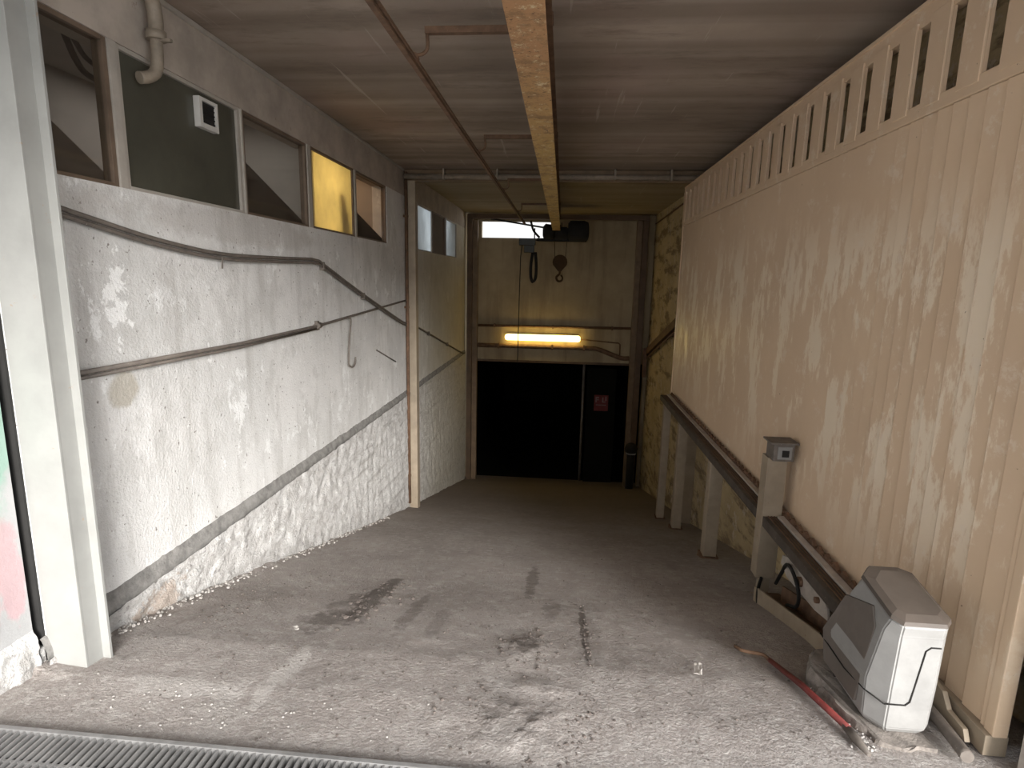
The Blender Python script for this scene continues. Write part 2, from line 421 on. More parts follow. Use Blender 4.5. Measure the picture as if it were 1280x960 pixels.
# left wall: plaster field up to the window band, fascia above, openings between
WIN = [(2.20, 2.70), (2.775, 3.81), (3.855, 4.80), (4.89, 5.885), (5.955, 6.96)]
WIN2 = [(8.42, 9.42), (9.50, 10.38), (10.54, 11.55)]
W0, W1 = 2.00, 2.665
s = MB()
s.box(XL-.18, XL, 2.03, 12.6, .02, W0)
s.box(XL-.18, XL, 2.03, 2.14, W0, W1); s.box(XL-.18, XL, 6.98, 8.38, W0, W1); s.box(XL-.18, XL, 11.57, 12.6, W0, W1)
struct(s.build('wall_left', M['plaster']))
s = MB(); s.box(XL-.18, XL+.004, 2.03, 12.6, W1, ZC)
struct(s.build('trim_2', M['fascia']))
# fine plaster bead under the ceiling
s = MB(); s.box(XL, XL+.02, 2.1, 7.7, 2.972, 2.998, .004)
struct(s.build('trim_3', M['framegrey']))
# footing: bevelled mortar ledge and rough cast skirt following the ramp
s = MB(); bm = s.bm
ys = [2.0 + i*.03 for i in range(int(10.6/.03))]
rows = []
for y in ys:
    zb = fz(y) - .06; row = []; n = 26 if y < 6 else 26
    for i in range(n+1):
        t_ = i/n; z = zb + (-.035-zb)*t_
        d = .024 + .016*noise.noise(V((y*7, z*7, 0))) + .013*noise.noise(V((y*21, z*21, 4))) + .006*noise.noise(V((y*50, z*50, 9)))
        d += .010*noise.noise(V((y*75, z*75, 2))) + .01*abs(noise.noise(V((y*33, z*33, 6))))
        if z > -.08: d = d*.6 + .014
        row.append(bm.verts.new((XL + max(d, .002), y, z)))
    rows.append(row)
for a, b in zip(rows, rows[1:]):
    for i in range(len(a)-1):
        f = bm.faces.new((a[i], b[i], b[i+1], a[i+1])); f.smooth = True
s.box(XL-.18, XL-.004, 2.0, 12.6, -3.1, .02)
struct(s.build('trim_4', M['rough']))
s = MB(); bm = s.bm; rows = []
for y in ys:
    j = .014*noise.noise(V((y*5, 0, 2))) + .008*noise.noise(V((y*26, 0, 2))); k = .02*noise.noise(V((y*2.3, 5, 2)))
    top = .062 + j - .02*min(1, max(0, (y-3)/3))
    row = [bm.verts.new(p) for p in ((XL-.002, y, top), (XL+.006, y, top-.012), (XL+.022, y, -.008+k), (XL+.022, y, -.045+k), (XL-.002, y, -.07))]
    rows.append(row)
for a, b in zip(rows, rows[1:]):
    for i in range(len(a)-1):
        f = bm.faces.new((a[i], b[i], b[i+1], a[i+1])); f.smooth = True
struct(s.build('trim_5', M['ledge']))
# outer wall left of the column; unseen extension added to block sky
s = MB(); s.box(XL-.30, XL-.012, -9, 1.985, -.10, 3.0); s.box(XL-.30, XL-.012, -9, -1.65, 3.0, 6.0)
struct(s.build('wall_outer_left', M['outer']))
s = MB(); s.box(XL-.25, XL-.10, 1.985, 2.03, -.12, 3.0); s.box(XL-.10, XL-.004, 2.018, 2.029, -.12, 3.0)  # black strips standing in for the shadow between wall and column
struct(s.build('trim_gap_shade', M['pit_and_shade']))
s = MB(); bm = s.bm; rows = []
for i in range(68):
    y = 1.0 + i*.0147; row = []
    for k in range(14):
        z = -.1 + k*.017
        d = .02 + .022*noise.noise(V((y*13, z*13, 3))) + .01*noise.noise(V((y*40, z*40, 3)))
        row.append(bm.verts.new((XL-.012+max(d, .002)*(1 if k < 12 else .3 if k == 12 else -.2), y, z)))
    rows.append(row)
for a, b in zip(rows, rows[1:]):
    for i in range(13):
        f = bm.faces.new((a[i], b[i], b[i+1], a[i+1])); f.smooth = True
struct(s.build('trim_6', M['rough']))
# right wall, end wall
s = MB(); s.box(XR, XR+.2, 2.0, 12.75, -3.3, ZC)
struct(s.build('wall_right', M['right']))
s = MB()
EX0, EX1 = XL-.05, XR+.05
s.box(EX0, -1.82, 12.74, 12.9, -.19, ZC); s.box(-.29, EX1, 12.74, 12.9, -.19, ZC)
s.box(-1.82, -.29, 12.74, 12.9, -.19, 2.49); s.box(-1.82, -.29, 12.74, 12.9, 2.84, ZC)
s.box(EX0, -1.97, 12.74, 12.9, -3.3, -.19); s.box(1.83, EX1, 12.74, 12.9, -3.3, -.19)
struct(s.build('wall_back', M['endwall']))
# dark garage beyond the doorway
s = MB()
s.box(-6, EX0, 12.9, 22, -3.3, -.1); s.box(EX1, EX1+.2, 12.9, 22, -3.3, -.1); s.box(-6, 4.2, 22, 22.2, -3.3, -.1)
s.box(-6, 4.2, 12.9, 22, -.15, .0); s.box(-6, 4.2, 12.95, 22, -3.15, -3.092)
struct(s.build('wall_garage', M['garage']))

# side room behind the upper windows
s = MB()
s.box(-3.35, -3.25, 2.0, 7.1, 1.7, 2.9)
s.box(-3.25, XL-.18, 2.0, 2.06, 1.7, 2.9); s.box(-3.25, XL-.18, 7.03, 7.1, 1.7, 2.9)
s.box(-3.3, XL-.18, 2.0, 7.1, 2.86, 2.92); s.box(-3.3, XL-.18, 2.0, 7.1, 1.68, 1.74)
s.box(-3.25, XL-.06, 4.97, 4.99, 1.74, 2.86); s.box(-3.25, XL-.06, 6.02, 6.04, 1.74, 2.86)
struct(s.build('wall_side_room', M['roomwall']))
s = MB()
s.box(-3.35, -3.25, 8.3, 11.7, 1.7, 2.9); s.box(-3.25, XL-.18, 8.25, 8.3, 1.7, 2.9); s.box(-3.25, XL-.18, 11.65, 11.7, 1.7, 2.9)
s.box(-3.3, XL-.18, 8.3, 11.7, 2.86, 2.92); s.box(-3.3, XL-.18, 8.3, 11.7, 1.68, 1.74)
struct(s.build('wall_side_room_far', M['roomwall']))
# warm lamp behind the yellow pane; the others are added unseen fill lights
area('side_room_fill', (-2.75, 4.1, 2.84), (0, 0, 0), .25, .9, 3.2, (1.0, .95, .92))
area('side_room_warm_lamp', (-2.95, 5.36, 2.45), (0, math.radians(-80), 0), .4, .6, 7.0, (1.0, .87, .60))
area('side_room_end_fill', (-2.75, 6.5, 2.84), (0, 0, 0), .25, .5, 3.4, (1.0, .64, .38))
area('far_side_room_fill', (-2.9, 9.8, 2.6), (0, math.radians(-60), 0), .3, 1.8, 14, (.86, .93, 1.0))

def window(n, y0, y1, paneMat, frameMat, fw_=.016):
    s = MB(); xa, xb = XL-.06, XL-.006
    s.box(xa, xb, y0-.012, y0+fw_, W0-.01, W1+.01, .003); s.box(xa, xb, y1-fw_, y1+.012, W0-.01, W1+.01, .003)
    s.box(xa, xb, y0+fw_, y1-fw_, W0-.01, W0+.018, .003); s.box(xa, xb, y0+fw_, y1-fw_, W1-.02, W1+.01, .003)
    f = struct(s.build('window_%d' % n, frameMat))
    p = MB(); p.box(XL-.030, XL-.024, y0+fw_, y1-fw_, W0+.018, W1-.02)
    p.build('pane', paneMat, f)
window(1, *WIN[0], M['glass'], M['framebrown']); window(2, *WIN[1], M['greenpane'], M['framegrey'])
window(3, *WIN[2], M['glass'], M['framebrown']); window(4, *WIN[3], M['yellowpane'], M['framebrown'], .018)
window(5, *WIN[4], M['glass'], M['framebrown'], .018)
window(6, *WIN2[0], M['frosted'], M['framegrey']); window(7, *WIN2[1], M['roomdark'], M['framebrown']); window(8, *WIN2[2], M['frosted'], M['framegrey'])
# mullion posts
s = MB()
for a, b in zip(WIN, WIN[1:]): s.box(XL-.07, XL+.004, a[1]+.012, b[0]-.012, W0, W1, .004)
struct(s.build('trim_7', M['framegrey']))
s = MB()
for a, b in zip(WIN2, WIN2[1:]): s.box(XL-.07, XL+.004, a[1]+.012, b[0]-.012, W0, W1, .004)
struct(s.build('trim_8', M['framebrown']))

# sloping boards seen through three of the windows
for (y0, y1, zt, zb, lb) in ((2.20, 2.763, 2.38, 2.031, 'dark sloping board behind the nearest window, beside the looped cable'),
                         (3.90, 4.888, 2.392, 2.032, 'dark sloping board behind the third window, left of the yellow pane'),
                         (6.05, 7.02, 2.294, 2.054, 'brown sloping board behind the last window, right of the yellow pane')):
    s = MB(); s.prism([(y0, 1.745), (y1, 1.745), (y1, zb), (y0, zt)], 0, XL-.10, XL-.07, .004)
    tag(s.build('sloping_board', M['roomdark']), lb, 'board', 'sloping boards behind the upper windows')
s = MB()
s.tube(smoothpath([(-2.6, 2.96, 2.86), (-2.6, 3.00, 2.78), (-2.6, 3.05, 2.69), (-2.6, 3.12, 2.64), (-2.6, 3.30, 2.63)]), .016, 8)
s.tube(smoothpath([(-2.6, 3.00, 2.86), (-2.6, 3.06, 2.78), (-2.6, 3.13, 2.72), (-2.6, 3.30, 2.69)]), .013, 8)
tag(s.build('looped_cable', M['conduit']), 'pair of dark cables hanging in a curve behind the nearest upper window', 'cable')
s = MB(); s.tube([(XL-.16, 5.62, 1.75), (XL-.15, 5.66, 2.15), (XL-.17, 5.60, 2.32), (XL-.22, 5.55, 2.40)], [.10, .09, .07, .04], 14)  # dark form added to throw a soft shadow on the yellow pane
tag(s.build('pane_silhouette', M['roomdark']), 'blurred dark shape showing through the lit yellow pane', 'silhouette')
# white ventilation box on the green pane
b = thing('ventilation_box', 'small white plastic framed box fixed on the dark green pane', 'vent', (XL, 3.45, 2.53))
s = MB(); s.box(XL-.023, XL+.016, 3.365, 3.395, 2.44, 2.61, .004); s.box(XL-.023, XL+.016, 3.53, 3.548, 2.44, 2.61, .004)
s.box(XL-.023, XL+.016, 3.395, 3.53, 2.44, 2.47, .004); s.box(XL-.023, XL+.016, 3.395, 3.53, 2.59, 2.61, .004)
s.build('frame', M['white_plastic'], b)
s = MB(); s.box(XL-.023, XL-.0, 3.395, 3.53, 2.47, 2.59)
for k in range(5): s.box(XL-.0, XL+.006, 3.398, 3.527, 2.478+k*.025, 2.486+k*.025)
s.build('dark_opening', M['black'], b)

# ---------------------------------------------------------------- steel frames
o = thing('steel_column', 'tall white chipped steel column at the left of the entrance', 'column', (-2.06, 2.08, -.08))
s = MB(); s.box(-2.15, -1.98, 2.03, 2.042, -.12, 3.0, .002); s.box(-1.995, -1.981, 2.042, 2.13, -.12, 3.0); s.box(-2.15, -1.995, 2.118, 2.13, -.12, 3.0)
s.build('channel', M['whitesteel'], o)
s = MB(); s.box(-1.985, -1.945, 2.118, 2.132, -.13, 3.0, .002)
s.build('stop_flange', M['whitesteel'], o)

def ltag(o, l): o['label'] = l; return o
# second portal at the middle of the ramp
o = thing('steel_door_frame', 'cream steel portal frame halfway down the ramp, under the first ceiling bay', 'door frame', (0, 7.8, -1.7))
s = MB(); s.box(-2.15, -2.005, 7.76, 7.90, -1.78, 2.86, .006); s.box(-2.15, -2.03, 7.90, 7.95, -1.8, 2.86, .004)
s.build('left_post', M['postpaint'], o)
s = MB(); s.box(1.76, XR, 7.76, 7.90, -1.8, 2.86, .006)
s.build('right_post', M['postpaint'], o)
s = MB(); s.box(-2.15, XR, 7.74, 7.80, 2.93, 2.995, .006); s.box(-2.15, 1.57, 7.80, 7.92, 2.86, 2.995, .004)
s.build('header', M['jamb'], o)
s = MB(); s.tube([(-2.13, 7.68, 2.90), (XR-.02, 7.68, 2.90)], .035, 12)
for x in (-1.6, -.9, .6, 1.3): s.box(x-.012, x+.012, 7.64, 7.73, 2.862, 2.995, .002)
tag(s.build('header_pipe', M['pipebeige']), 'beige pipe running across the ceiling along the middle portal frame', 'pipe')
s = MB(); s.tube([(-2.11, 7.70, 2.96), (-2.11, 7.70, -1.62)], .022, 10)
for z in (2.4, 1.2, 0, -1.2): s.box(-2.15, -2.085, 7.685, 7.715, z-.015, z+.015, .002)
tag(s.build('wall_pipe', M['rust']), 'thin dark vertical pipe beside the left post of the middle frame', 'pipe')

o = thing('steel_door_frame', 'dark brown steel frame around the garage doorway at the ramp bottom', 'door frame', (0, 12.6, -3.0))
s = MB(); s.box(-2.10, -1.99, 12.52, 12.68, -3.08, 2.96, .006); s.build('left_jamb', M['brownpaint'], o)
s = MB(); s.box(-1.99, -1.88, 12.60, 12.739, -3.08, 2.86, .006); s.build('left_inner_jamb', M['jamb'], o)
s = MB(); s.box(1.62, 1.74, 12.52, 12.739, -3.08, 2.96, .006); s.build('right_jamb', M['brownpaint'], o)
s = MB(); s.box(1.51, 1.62, 12.60, 12.739, -3.08, 2.86, .006); s.build('right_inner_jamb', M['jamb'], o)
s = MB(); s.box(-2.10, 1.74, 12.5, 12.6, 2.87, 2.97, .006); s.build('header', M['brownpaint'], o)

# ---------------------------------------------------------------- monorail, hoist
BX = -.175
o = thing('monorail_beam', 'yellow rust-flaked steel I-beam hanging lengthwise under the ceiling', 'beam', (BX, 7.0, 2.55))
s = MB(); s.box(BX-.075, BX+.075, 1.97, 12.2, 2.55, 2.565, .003); s.build('bottom_flange', M['yellowsteel'], o)
s = MB(); s.box(BX-.006, BX+.006, 1.97, 12.2, 2.565, 2.855); s.build('web', M['rust'], o)
s = MB(); s.box(BX-.075, BX+.075, 1.97, 12.2, 2.855, 2.87, .003); s.build('top_flange', M['rust'], o)
for y in (3.4, 5.9, 8.4, 11.0):
    s = MB(); s.box(BX-.06, BX+.06, y-.05, y+.05, 2.87, 3.0, .004); s.box(BX-.07, BX+.07, y-.07, y+.07, 2.985, 3.0, .002)
    s.build('hanger', M['rust'], o)
# conductor rail with arms
o = thing('conductor_rail', 'thin dark rail on bent arms hanging left of the yellow beam', 'rail', (-.75, 6.0, 2.62))
s = MB(); s.box(-.768, -.742, 2.0, 10.9, 2.60, 2.632, .003); s.box(-.738, -.730, 2.0, 10.9, 2.612, 2.626)
s.build('rail', M['rust'], o)
for y in (2.93, 4.98, 7.02, 9.2):
    s = MB(); s.box(-.70, BX-.075+.02, y-.018, y+.018, 2.742, 2.772, .003)
    s.box(BX-.08, BX-.05, y-.02, y+.02, 2.742, 2.86, .002)
    a = s.build('support_arm', M['rust'], o)
    s = MB(); s.tube(smoothpath([(-.69, y, 2.745), (-.69, y, 2.68), (-.715, y, 2.655), (-.752, y, 2.645), (-.752, y, 2.60)], 4), .009, 8)
    s.tube([(-.752, y-.02, 2.64), (-.752, y+.02, 2.64)], .02, 8)
    s.build('hook_clamp', M['rust'], a)

HY = 11.55
o = thing('electric_hoist', 'dark drum-shaped electric hoist on the far end of the yellow beam', 'hoist', (BX, HY, 2.45))
s = MB(); s.tube([(-.20+.0, HY, 2.50), (.02, HY, 2.50), (.06, HY, 2.50)], [.13, .13, .10], 20); s.build('rope_drum', M['darkmetal'], o)
s = MB(); s.tube([(.05, HY, 2.55), (.09, HY, 2.55), (.38, HY, 2.55), (.44, HY, 2.55), (.455, HY, 2.55)], [.15, .195, .195, .17, .10], 24)
for k in range(12):
    a = k*math.pi/6; s.box(.10, .37, HY-.004+.195*math.cos(a), HY+.004+.195*math.cos(a), 2.55+.195*math.sin(a)-.006, 2.55+.195*math.sin(a)+.006)
s.build('motor', M['darkmetal'], o)
s = MB(); s.tube([(-.20, HY, 2.52), (-.24, HY, 2.52), (-.40, HY, 2.54), (-.44, HY, 2.54)], [.10, .15, .15, .09], 18); s.build('gearbox', M['darkmetal'], o)
s = MB(); s.box(-.55, .42, HY-.05, HY+.05, 2.35, 2.41, .01); s.build('chassis', M['darkmetal'], o)
s = MB()
for sx_ in (-1, 1):
    s.box(BX+sx_*.10-.008, BX+sx_*.10+.008, HY-.16, HY+.16, 2.50, 2.70, .003)
    for yy in (-.1, .1): s.tube([(BX+sx_*.085, HY+yy, 2.615), (BX+sx_*.03, HY+yy, 2.615)], .045, 14)
s.build('trolley', M['darkmetal'], o)
s = MB(); s.tube(smoothpath([(-.50, HY, 2.42), (-.62, HY-.02, 2.55), (-.68, HY, 2.73)]), .022, 8); s.build('cable', M['black'], o)
# control box and pendant
o = thing('control_box', 'small grey-green electrical box hanging left of the hoist', 'electrical box', (-.74, HY, 2.3))
s = MB(); s.box(-.90, -.58, HY-.07, HY+.07, 2.27, 2.40, .01); s.build('box', M['boxgreen'], o)
s = MB(); s.box(-.80, -.60, HY-.06, HY+.06, 2.13, 2.27, .01); s.build('lower_box', M['boxgreen'], o)
s = MB(); s.box(-.62, -.50, HY-.012, HY+.012, 2.36, 2.385, .002); s.tube([(-.60, HY, 2.40), (-.60, HY, 2.60)], .012, 8); s.build('bracket', M['darkmetal'], o)
s = MB()
for k in range(3):
    x = -.62+.014*k; y = HY-.02+.012*(k % 2)
    s.tube(smoothpath([(x-.02, y, 2.14), (x-.05, y, 1.9), (x-.045, y, 1.66), (x+.0, y, 1.55+.01*k), (x+.05, y, 1.66), (x+.055, y, 1.9), (x+.03, y, 2.14)], 5), .016, 7)
tag(s.build('coiled_cable', M['black']), 'dark coil of cable hanging beneath the small electrical box', 'cable')
s = MB(); s.tube([(-.84, HY-.03, 2.28), (-.865, HY, 2.05), (-.875, HY, 1.2), (-.88, HY, -.05)], .009, 8)
tag(s.build('pendant_cable', M['black']), 'thin dark cable hanging straight down across the left end of the lamp', 'cable')
o = thing('hook_block', 'rusty pulley block with hook hanging below the hoist', 'hook', (-.085, HY, 1.7))
hx = -.085
s = MB()
for yy in (-.035, .035):
    poly = [(hx+.145*math.cos(a), 1.955+.145*math.sin(a)) for a in [math.radians(-20+k*20) for k in range(12)]] + [(hx-.03, 1.78), (hx+.03, 1.78)]
    s.prism(poly, 1, HY+yy-.008, HY+yy+.008)
s.build('cheek_plates', M['hookorange'], o)
s = MB(); s.tube([(hx, HY-.025, 1.955), (hx, HY-.01, 1.955), (hx, HY, 1.955), (hx, HY+.01, 1.955), (hx, HY+.025, 1.955)], [.13, .125, .11, .125, .13], 22); s.build('sheave', M['hookorange'], o)
s = MB(); s.tube(smoothpath([(hx, HY, 1.80), (hx, HY, 1.735), (hx-.02, HY, 1.71), (hx-.062, HY, 1.665), (hx-.045, HY, 1.605), (hx, HY, 1.585), (hx+.045, HY, 1.605), (hx+.058, HY, 1.66), (hx+.02, HY, 1.71)], 4),
              [.02]*8+[.022]*12+[.02]*6+[.016]*6+[.01], 10); s.build('hook', M['hookorange'], o)
for sx_ in (-1, 1):
    s = MB(); s.tube([(hx+sx_*.10, HY, 2.0), (hx+sx_*.125, HY, 2.41)], .005, 6); s.build('rope', M['darkmetal'], o)

# ---------------------------------------------------------------- end wall fittings
o = thing('fluorescent_lamp', 'lit yellow fluorescent batten lamp above the dark doorway', 'lamp', (-.42, 12.66, .35))
s = MB(); s.box(-1.22, .38, 12.66, 12.735, .335, .42, .008); s.build('housing', M['framegrey'], o)
s = MB(); s.tube([(-1.25, 12.62, .345), (-1.235, 12.62, .345), (-1.2, 12.62, .345), (.36, 12.62, .345), (.395, 12.62, .345), (.41, 12.62, .345)], [.03, .055, .07, .07, .055, .03], 16); tb = s.build('tube_cover', M['tube'], o)
ltag(tb, 'glowing yellow tube')
s = MB(); s.tube([(-1.87, 12.70, .58), (1.50, 12.70, .60)], .028, 10)
for x in (-1.5, -.2, 1.1): s.box(x-.015, x+.015, 12.665, 12.739, .545, .635, .002)
tag(s.build('wall_pipe', M['rust']), 'thin rusty pipe crossing the end wall just above the lit lamp', 'pipe')
s = MB(); s.tube(smoothpath([(-1.87, 12.69, .14), (-.6, 12.69, .14), (.55, 12.69, .14), (.80, 12.69, .125), (1.15, 12.69, .0), (1.34, 12.69, -.06), (1.50, 12.69, -.06)], 5), .05, 12)
for x in (-1.4, -.2, .5): s.box(x-.02, x+.02, 12.64, 12.739, .08, .20, .002)
tag(s.build('wall_pipe', M['rust']), 'thick brown pipe below the lit lamp, bending down towards the right jamb', 'pipe')
s = MB(); s.tube([(.41, 12.70, .33), (1.25, 12.70, .27), (1.29, 12.70, .24), (1.29, 12.70, -.03)], .014, 8)
tag(s.build('lamp_cable', M['rust']), 'thin cable running right from the lamp to the bent pipe', 'cable')
s = MB(); s.box(-2.0, 1.62, 12.72, 12.76, -.23, -.18, .006)
struct(s.build('trim_9', M['brownpaint']))
s = MB(); s.tube([(-1.60, 12.66, 2.88), (-.30, HY+.3, 2.62)], .018, 8)
tag(s.build('hoist_cable', M['black']), 'thin cable slanting across the bright slot window to the hoist', 'cable')
# garage sign and pipe
o = thing('warning_sign', 'small dim red sign on a dark panel inside the garage', 'sign', (.97, 12.95, -1.2))
s = MB(); s.box(.62, 1.28, 13.02, 13.06, -3.1, -.35, .004); s.build('panel', M['garage'], o)
s = MB(); s.box(.80, 1.12, 13.0, 13.015, -1.34, -.97, .003); s.build('plate', M['signred'], o)
s = MB()
for (a, b, c_, d) in ((.83, .86, -1.14, -1.01), (.86, .91, -1.04, -1.01), (.86, .91, -1.09, -1.065), (.98, 1.01, -1.14, -1.02), (1.01, 1.06, -1.14, -1.115), (1.05, 1.08, -1.1, -1.0), (.84, 1.07, -1.21, -1.19)):
    s.box(a, b, 12.994, 13.001, c_, d)
s.build('printing', M['signwhite'], o)
s = MB(); s.tube([(.54, 13.1, -.2), (.54, 13.1, -3.1)], .03, 10)
tag(s.build('drain_pipe', M['conduit']), 'faint vertical pipe in the dark garage left of the sign', 'pipe')
o = thing('bollard', 'dark round-topped bollard standing by the right jamb of the doorway', 'bollard', (1.62, 12.3, -2.95))
s = MB(); s.tube([(1.60, 12.2, -2.93), (1.60, 12.2, -2.05)], .085, 16); s.build('body', M['black'], o)
s = MB(); s.tube([(1.60, 12.2, -1.97+z) for z in (-.1, -.07, .0, .07, .11, .13)], [.10, .13, .145, .12, .07, .01], 16); s.build('cap', M['darkmetal'], o)
s = MB(); s.tube([(1.60, 12.2, -2.09), (1.60, 12.2, -2.06)], .112, 16); s.build('collar', M['plastic'], o)

# ---------------------------------------------------------------- left wall pipes
def offs(pts, dx=0, dz=0): return [(p[0]+dx, p[1], p[2]+dz) for p in pts]
P1 = [(-2.12, 2.10, 1.905), (-2.12, 2.27, 1.867), (-2.12, 2.502, 1.827), (-2.12, 2.912, 1.765), (-2.12, 3.442, 1.720), (-2.12, 4.085, 1.721), (-2.12, 4.75, 1.735)]
path = smoothpath(P1, 5) + smoothpath([(-2.12, 4.9, 1.725), (-2.12, 5.05, 1.68), (-2.12, 5.896, 1.439), (-2.12, 7.368, 1.048), (-2.12, 7.73, .98)], 5)
o = thing('electrical_conduit', 'pair of brown conduits sagging from upper left then slanting down the white wall', 'conduit', (-2.12, 4.9, 1.7))
s = MB(); s.tube(path, .012, 8); s.build('upper_conduit', M['conduit'], o)
s = MB(); s.tube(offs([tuple(p) for p in path], .0, -.028), .011, 8); s.build('lower_conduit', M['conduit'], o)
for (y, z) in ((4.98, 1.69), (6.0, 1.40)):
    s = MB(); s.box(-2.15, -2.105, y-.012, y+.012, z-.04, z+.028, .004); s.build('clip', M['conduit'], o)
s = MB(); s.tube([(-2.11, 3.449, 1.70), (-2.11, 3.44, 1.63)], .005, 6); s.build('wire_stub', M['conduit'], o)
o = thing('electrical_conduit', 'straight dark conduit rising gently across the white wall below the sagging pair', 'conduit', (-2.12, 4.8, 1.16))
path = [(-2.125, 2.12, 1.153), (-2.125, 3.597, 1.143), (-2.125, 4.834, 1.168), (-2.125, 7.3, 1.277), (-2.125, 7.70, 1.292)]
s = MB(); s.tube(path, .012, 8); s.build('tube', M['conduit'], o)
s = MB(); s.tube(offs(path[:3], .0, -.024), .009, 8); s.build('lower_tube', M['conduit'], o)
s = MB(); s.tube([(-2.125, 4.80, 1.167), (-2.125, 4.88, 1.17)], .026, 10); s.box(-2.15, -2.12, 4.82, 4.86, 1.13, 1.21, .003); s.build('coupling', M['conduit'], o)
s = MB(); s.tube(smoothpath([(-2.10, 5.50, 1.19), (-2.085, 5.52, 1.17), (-2.11, 5.54, 1.0), (-2.12, 5.53, .80), (-2.12, 5.53, .72), (-2.11, 5.60, .69), (-2.11, 5.67, .72), (-2.11, 5.69, .78)], 5), .009, 8)
tag(s.build('wire_hook', M['conduit']), 'thin bent wire hook hanging from the straight conduit on the white wall', 'hook')
s = MB(); s.tube([(-2.125, 7.96, .97), (-2.125, 8.2, .905), (-2.125, 12.3, -.02)], .014, 8)
for y in (9, 10.5): s.box(-2.15, -2.105, y-.015, y+.015, .905-(y-8.2)*.2256-.03, .905-(y-8.2)*.2256+.03, .003)
tag(s.build('electrical_conduit', M['conduit']), 'dark conduit slanting down the far left wall beyond the middle frame', 'conduit')
s = MB(); s.tube([(-2.14, 6.45, .76), (-2.135, 7.2, .52)], .008, 6)
tag(s.build('wall_rod', M['conduit']), 'short thin rod slanting on the white wall near the middle frame', 'rod')
# drain elbow at the upper left
o = thing('drain_pipe', 'beige elbow pipe with collar coming out of the ceiling at upper left', 'pipe', (-2.08, 2.96, 2.75))
s = MB(); s.tube(smoothpath([(-2.0, 2.62, 2.972), (-2.03, 2.80, 2.97), (-2.07, 2.93, 2.93), (-2.08, 2.965, 2.85), (-2.08, 2.96, 2.77)], 5), .035, 14); s.build('upper_pipe', M['pipebeige'], o)
s = MB(); s.tube([(-2.08, 2.96, 2.785), (-2.08, 2.96, 2.745)], .048, 16); s.box(-2.10, -2.0, 2.95, 2.97, 2.735, 2.75, .002); s.build('collar', M['pipebeige'], o)
s = MB(); s.tube(smoothpath([(-2.08, 2.96, 2.75), (-2.08, 2.955, 2.65), (-2.085, 2.94, 2.59), (-2.10, 2.90, 2.555), (-2.115, 2.86, 2.54)], 5), .029, 14); s.build('elbow', M['pipebeige'], o)
s = MB(); s.tube(smoothpath([(-2.0, 2.62, 2.965), (-1.7, 2.6, 2.96), (-1.2, 2.62, 2.97)], 5), .02, 10)
tag(s.build('ceiling_pipe', M['pipebeige']), 'short pipe along the ceiling joining the elbow pipe at upper left', 'pipe')

# right wall fittings beyond the gate
o = thing('handrail', 'dark double handrail slanting down the stained right wall beyond the gate', 'handrail', (1.86, 11, .5))
def hr(dz, r):
    return [(1.85, 9.3, 1.02+dz), (1.85, 12.4, .14+dz)]
s = MB(); s.box(1.81, 1.87, -1.75, 1.75, -.075, .065, .004)
bm_rot = Matrix.Rotation(math.atan2(-.88, 3.1), 4, 'X')
for v in s.bm.verts: v.co = bm_rot @ V((v.co.x-1.85, v.co.y, v.co.z)) + V((1.85, 10.85, .58))
s.build('board', M['rust'], o)
s = MB(); s.tube(hr(-.13, 0), .02, 8)
s.build('pipe', M['rust'], o)
for y in (9.9, 11.2, 12.2):
    s = MB(); z = 1.02-(y-9.3)*.284; s.box(1.86, XR, y-.02, y+.02, z-.15, z, .003); s.build('bracket', M['rust'], o)
s = MB(); s.box(1.76, 1.84, 12.36, 12.46, -.42, .20, .006)
tag(s.build('end_box', M['rust']), 'narrow rusty box on the right wall where the handrail meets the jamb', 'box')
s = MB(); s.tube([(1.87, 9.0, 2.87), (1.87, 12.5, 2.80)], .014, 8)
tag(s.build('wall_pipe', M['rust']), 'thin dark pipe along the top of the right wall beyond the gate', 'pipe')

# ---------------------------------------------------------------- sliding gate
o = thing('sliding_gate', 'long cream ribbed metal sliding gate closing the right side of the ramp', 'gate', (GX, 5.0, .1))
GY0, GY1, GZ0, GZ1 = 1.95, 8.25, .02, 2.36
# ribbed sheet: shingle-like steps every 10 cm
s = MB(); bm = s.bm; prof = []
y = GY0+.055
while y < GY1-.03:
    prof += [(GX-.005, y), (GX+.011, y+.002), (GX+.011, y+.006), (GX+.003, y+.016)]
    y += .1003
prof = [(GX, GY0+.03)] + prof + [(GX, GY1)]
lo = [bm.verts.new((a, b, GZ0)) for a, b in prof]; hi = [bm.verts.new((a, b, GZ1)) for a, b in prof]
lo2 = bm.verts.new((GX+.035, GY0+.03, GZ0)), bm.verts.new((GX+.035, GY1, GZ0)); hi2 = bm.verts.new((GX+.035, GY0+.03, GZ1)), bm.verts.new((GX+.035, GY1, GZ1))
for i in range(len(prof)-1): bm.faces.new((lo[i+1], lo[i], hi[i], hi[i+1]))
bm.faces.new((lo2[0], lo2[1], hi2[1], hi2[0])); bm.faces.new((lo[0], lo2[0], hi2[0], hi[0])); bm.faces.new((lo2[1], lo[-1], hi[-1], hi2[1]))
s.build('ribbed_panel', M['gate'], o)
s = MB(); s.box(GX-.012, GX+.05, GY0, GY1, 2.362, 2.428, .004); s.build('middle_rail', M['gate'], o)
s = MB(); s.box(GX-.004, GX+.05, GY0, GY1, 2.775, 2.87, .004); s.box(GX-.016, GX+.05, GY0, GY1, 2.855, 2.875, .003); s.build('top_rail', M['gate'], o)
s = MB(); s.box(GX-.008, GX+.045, GY0-.01, GY0+.035, -.06, 2.87, .004); s.build('front_stile', M['gate'], o)
s = MB(); s.box(GX-.008, GX+.045, GY1-.03, GY1+.02, .02, 2.87, .004); s.build('rear_stile', M['gate'], o)
y = 2.32; 
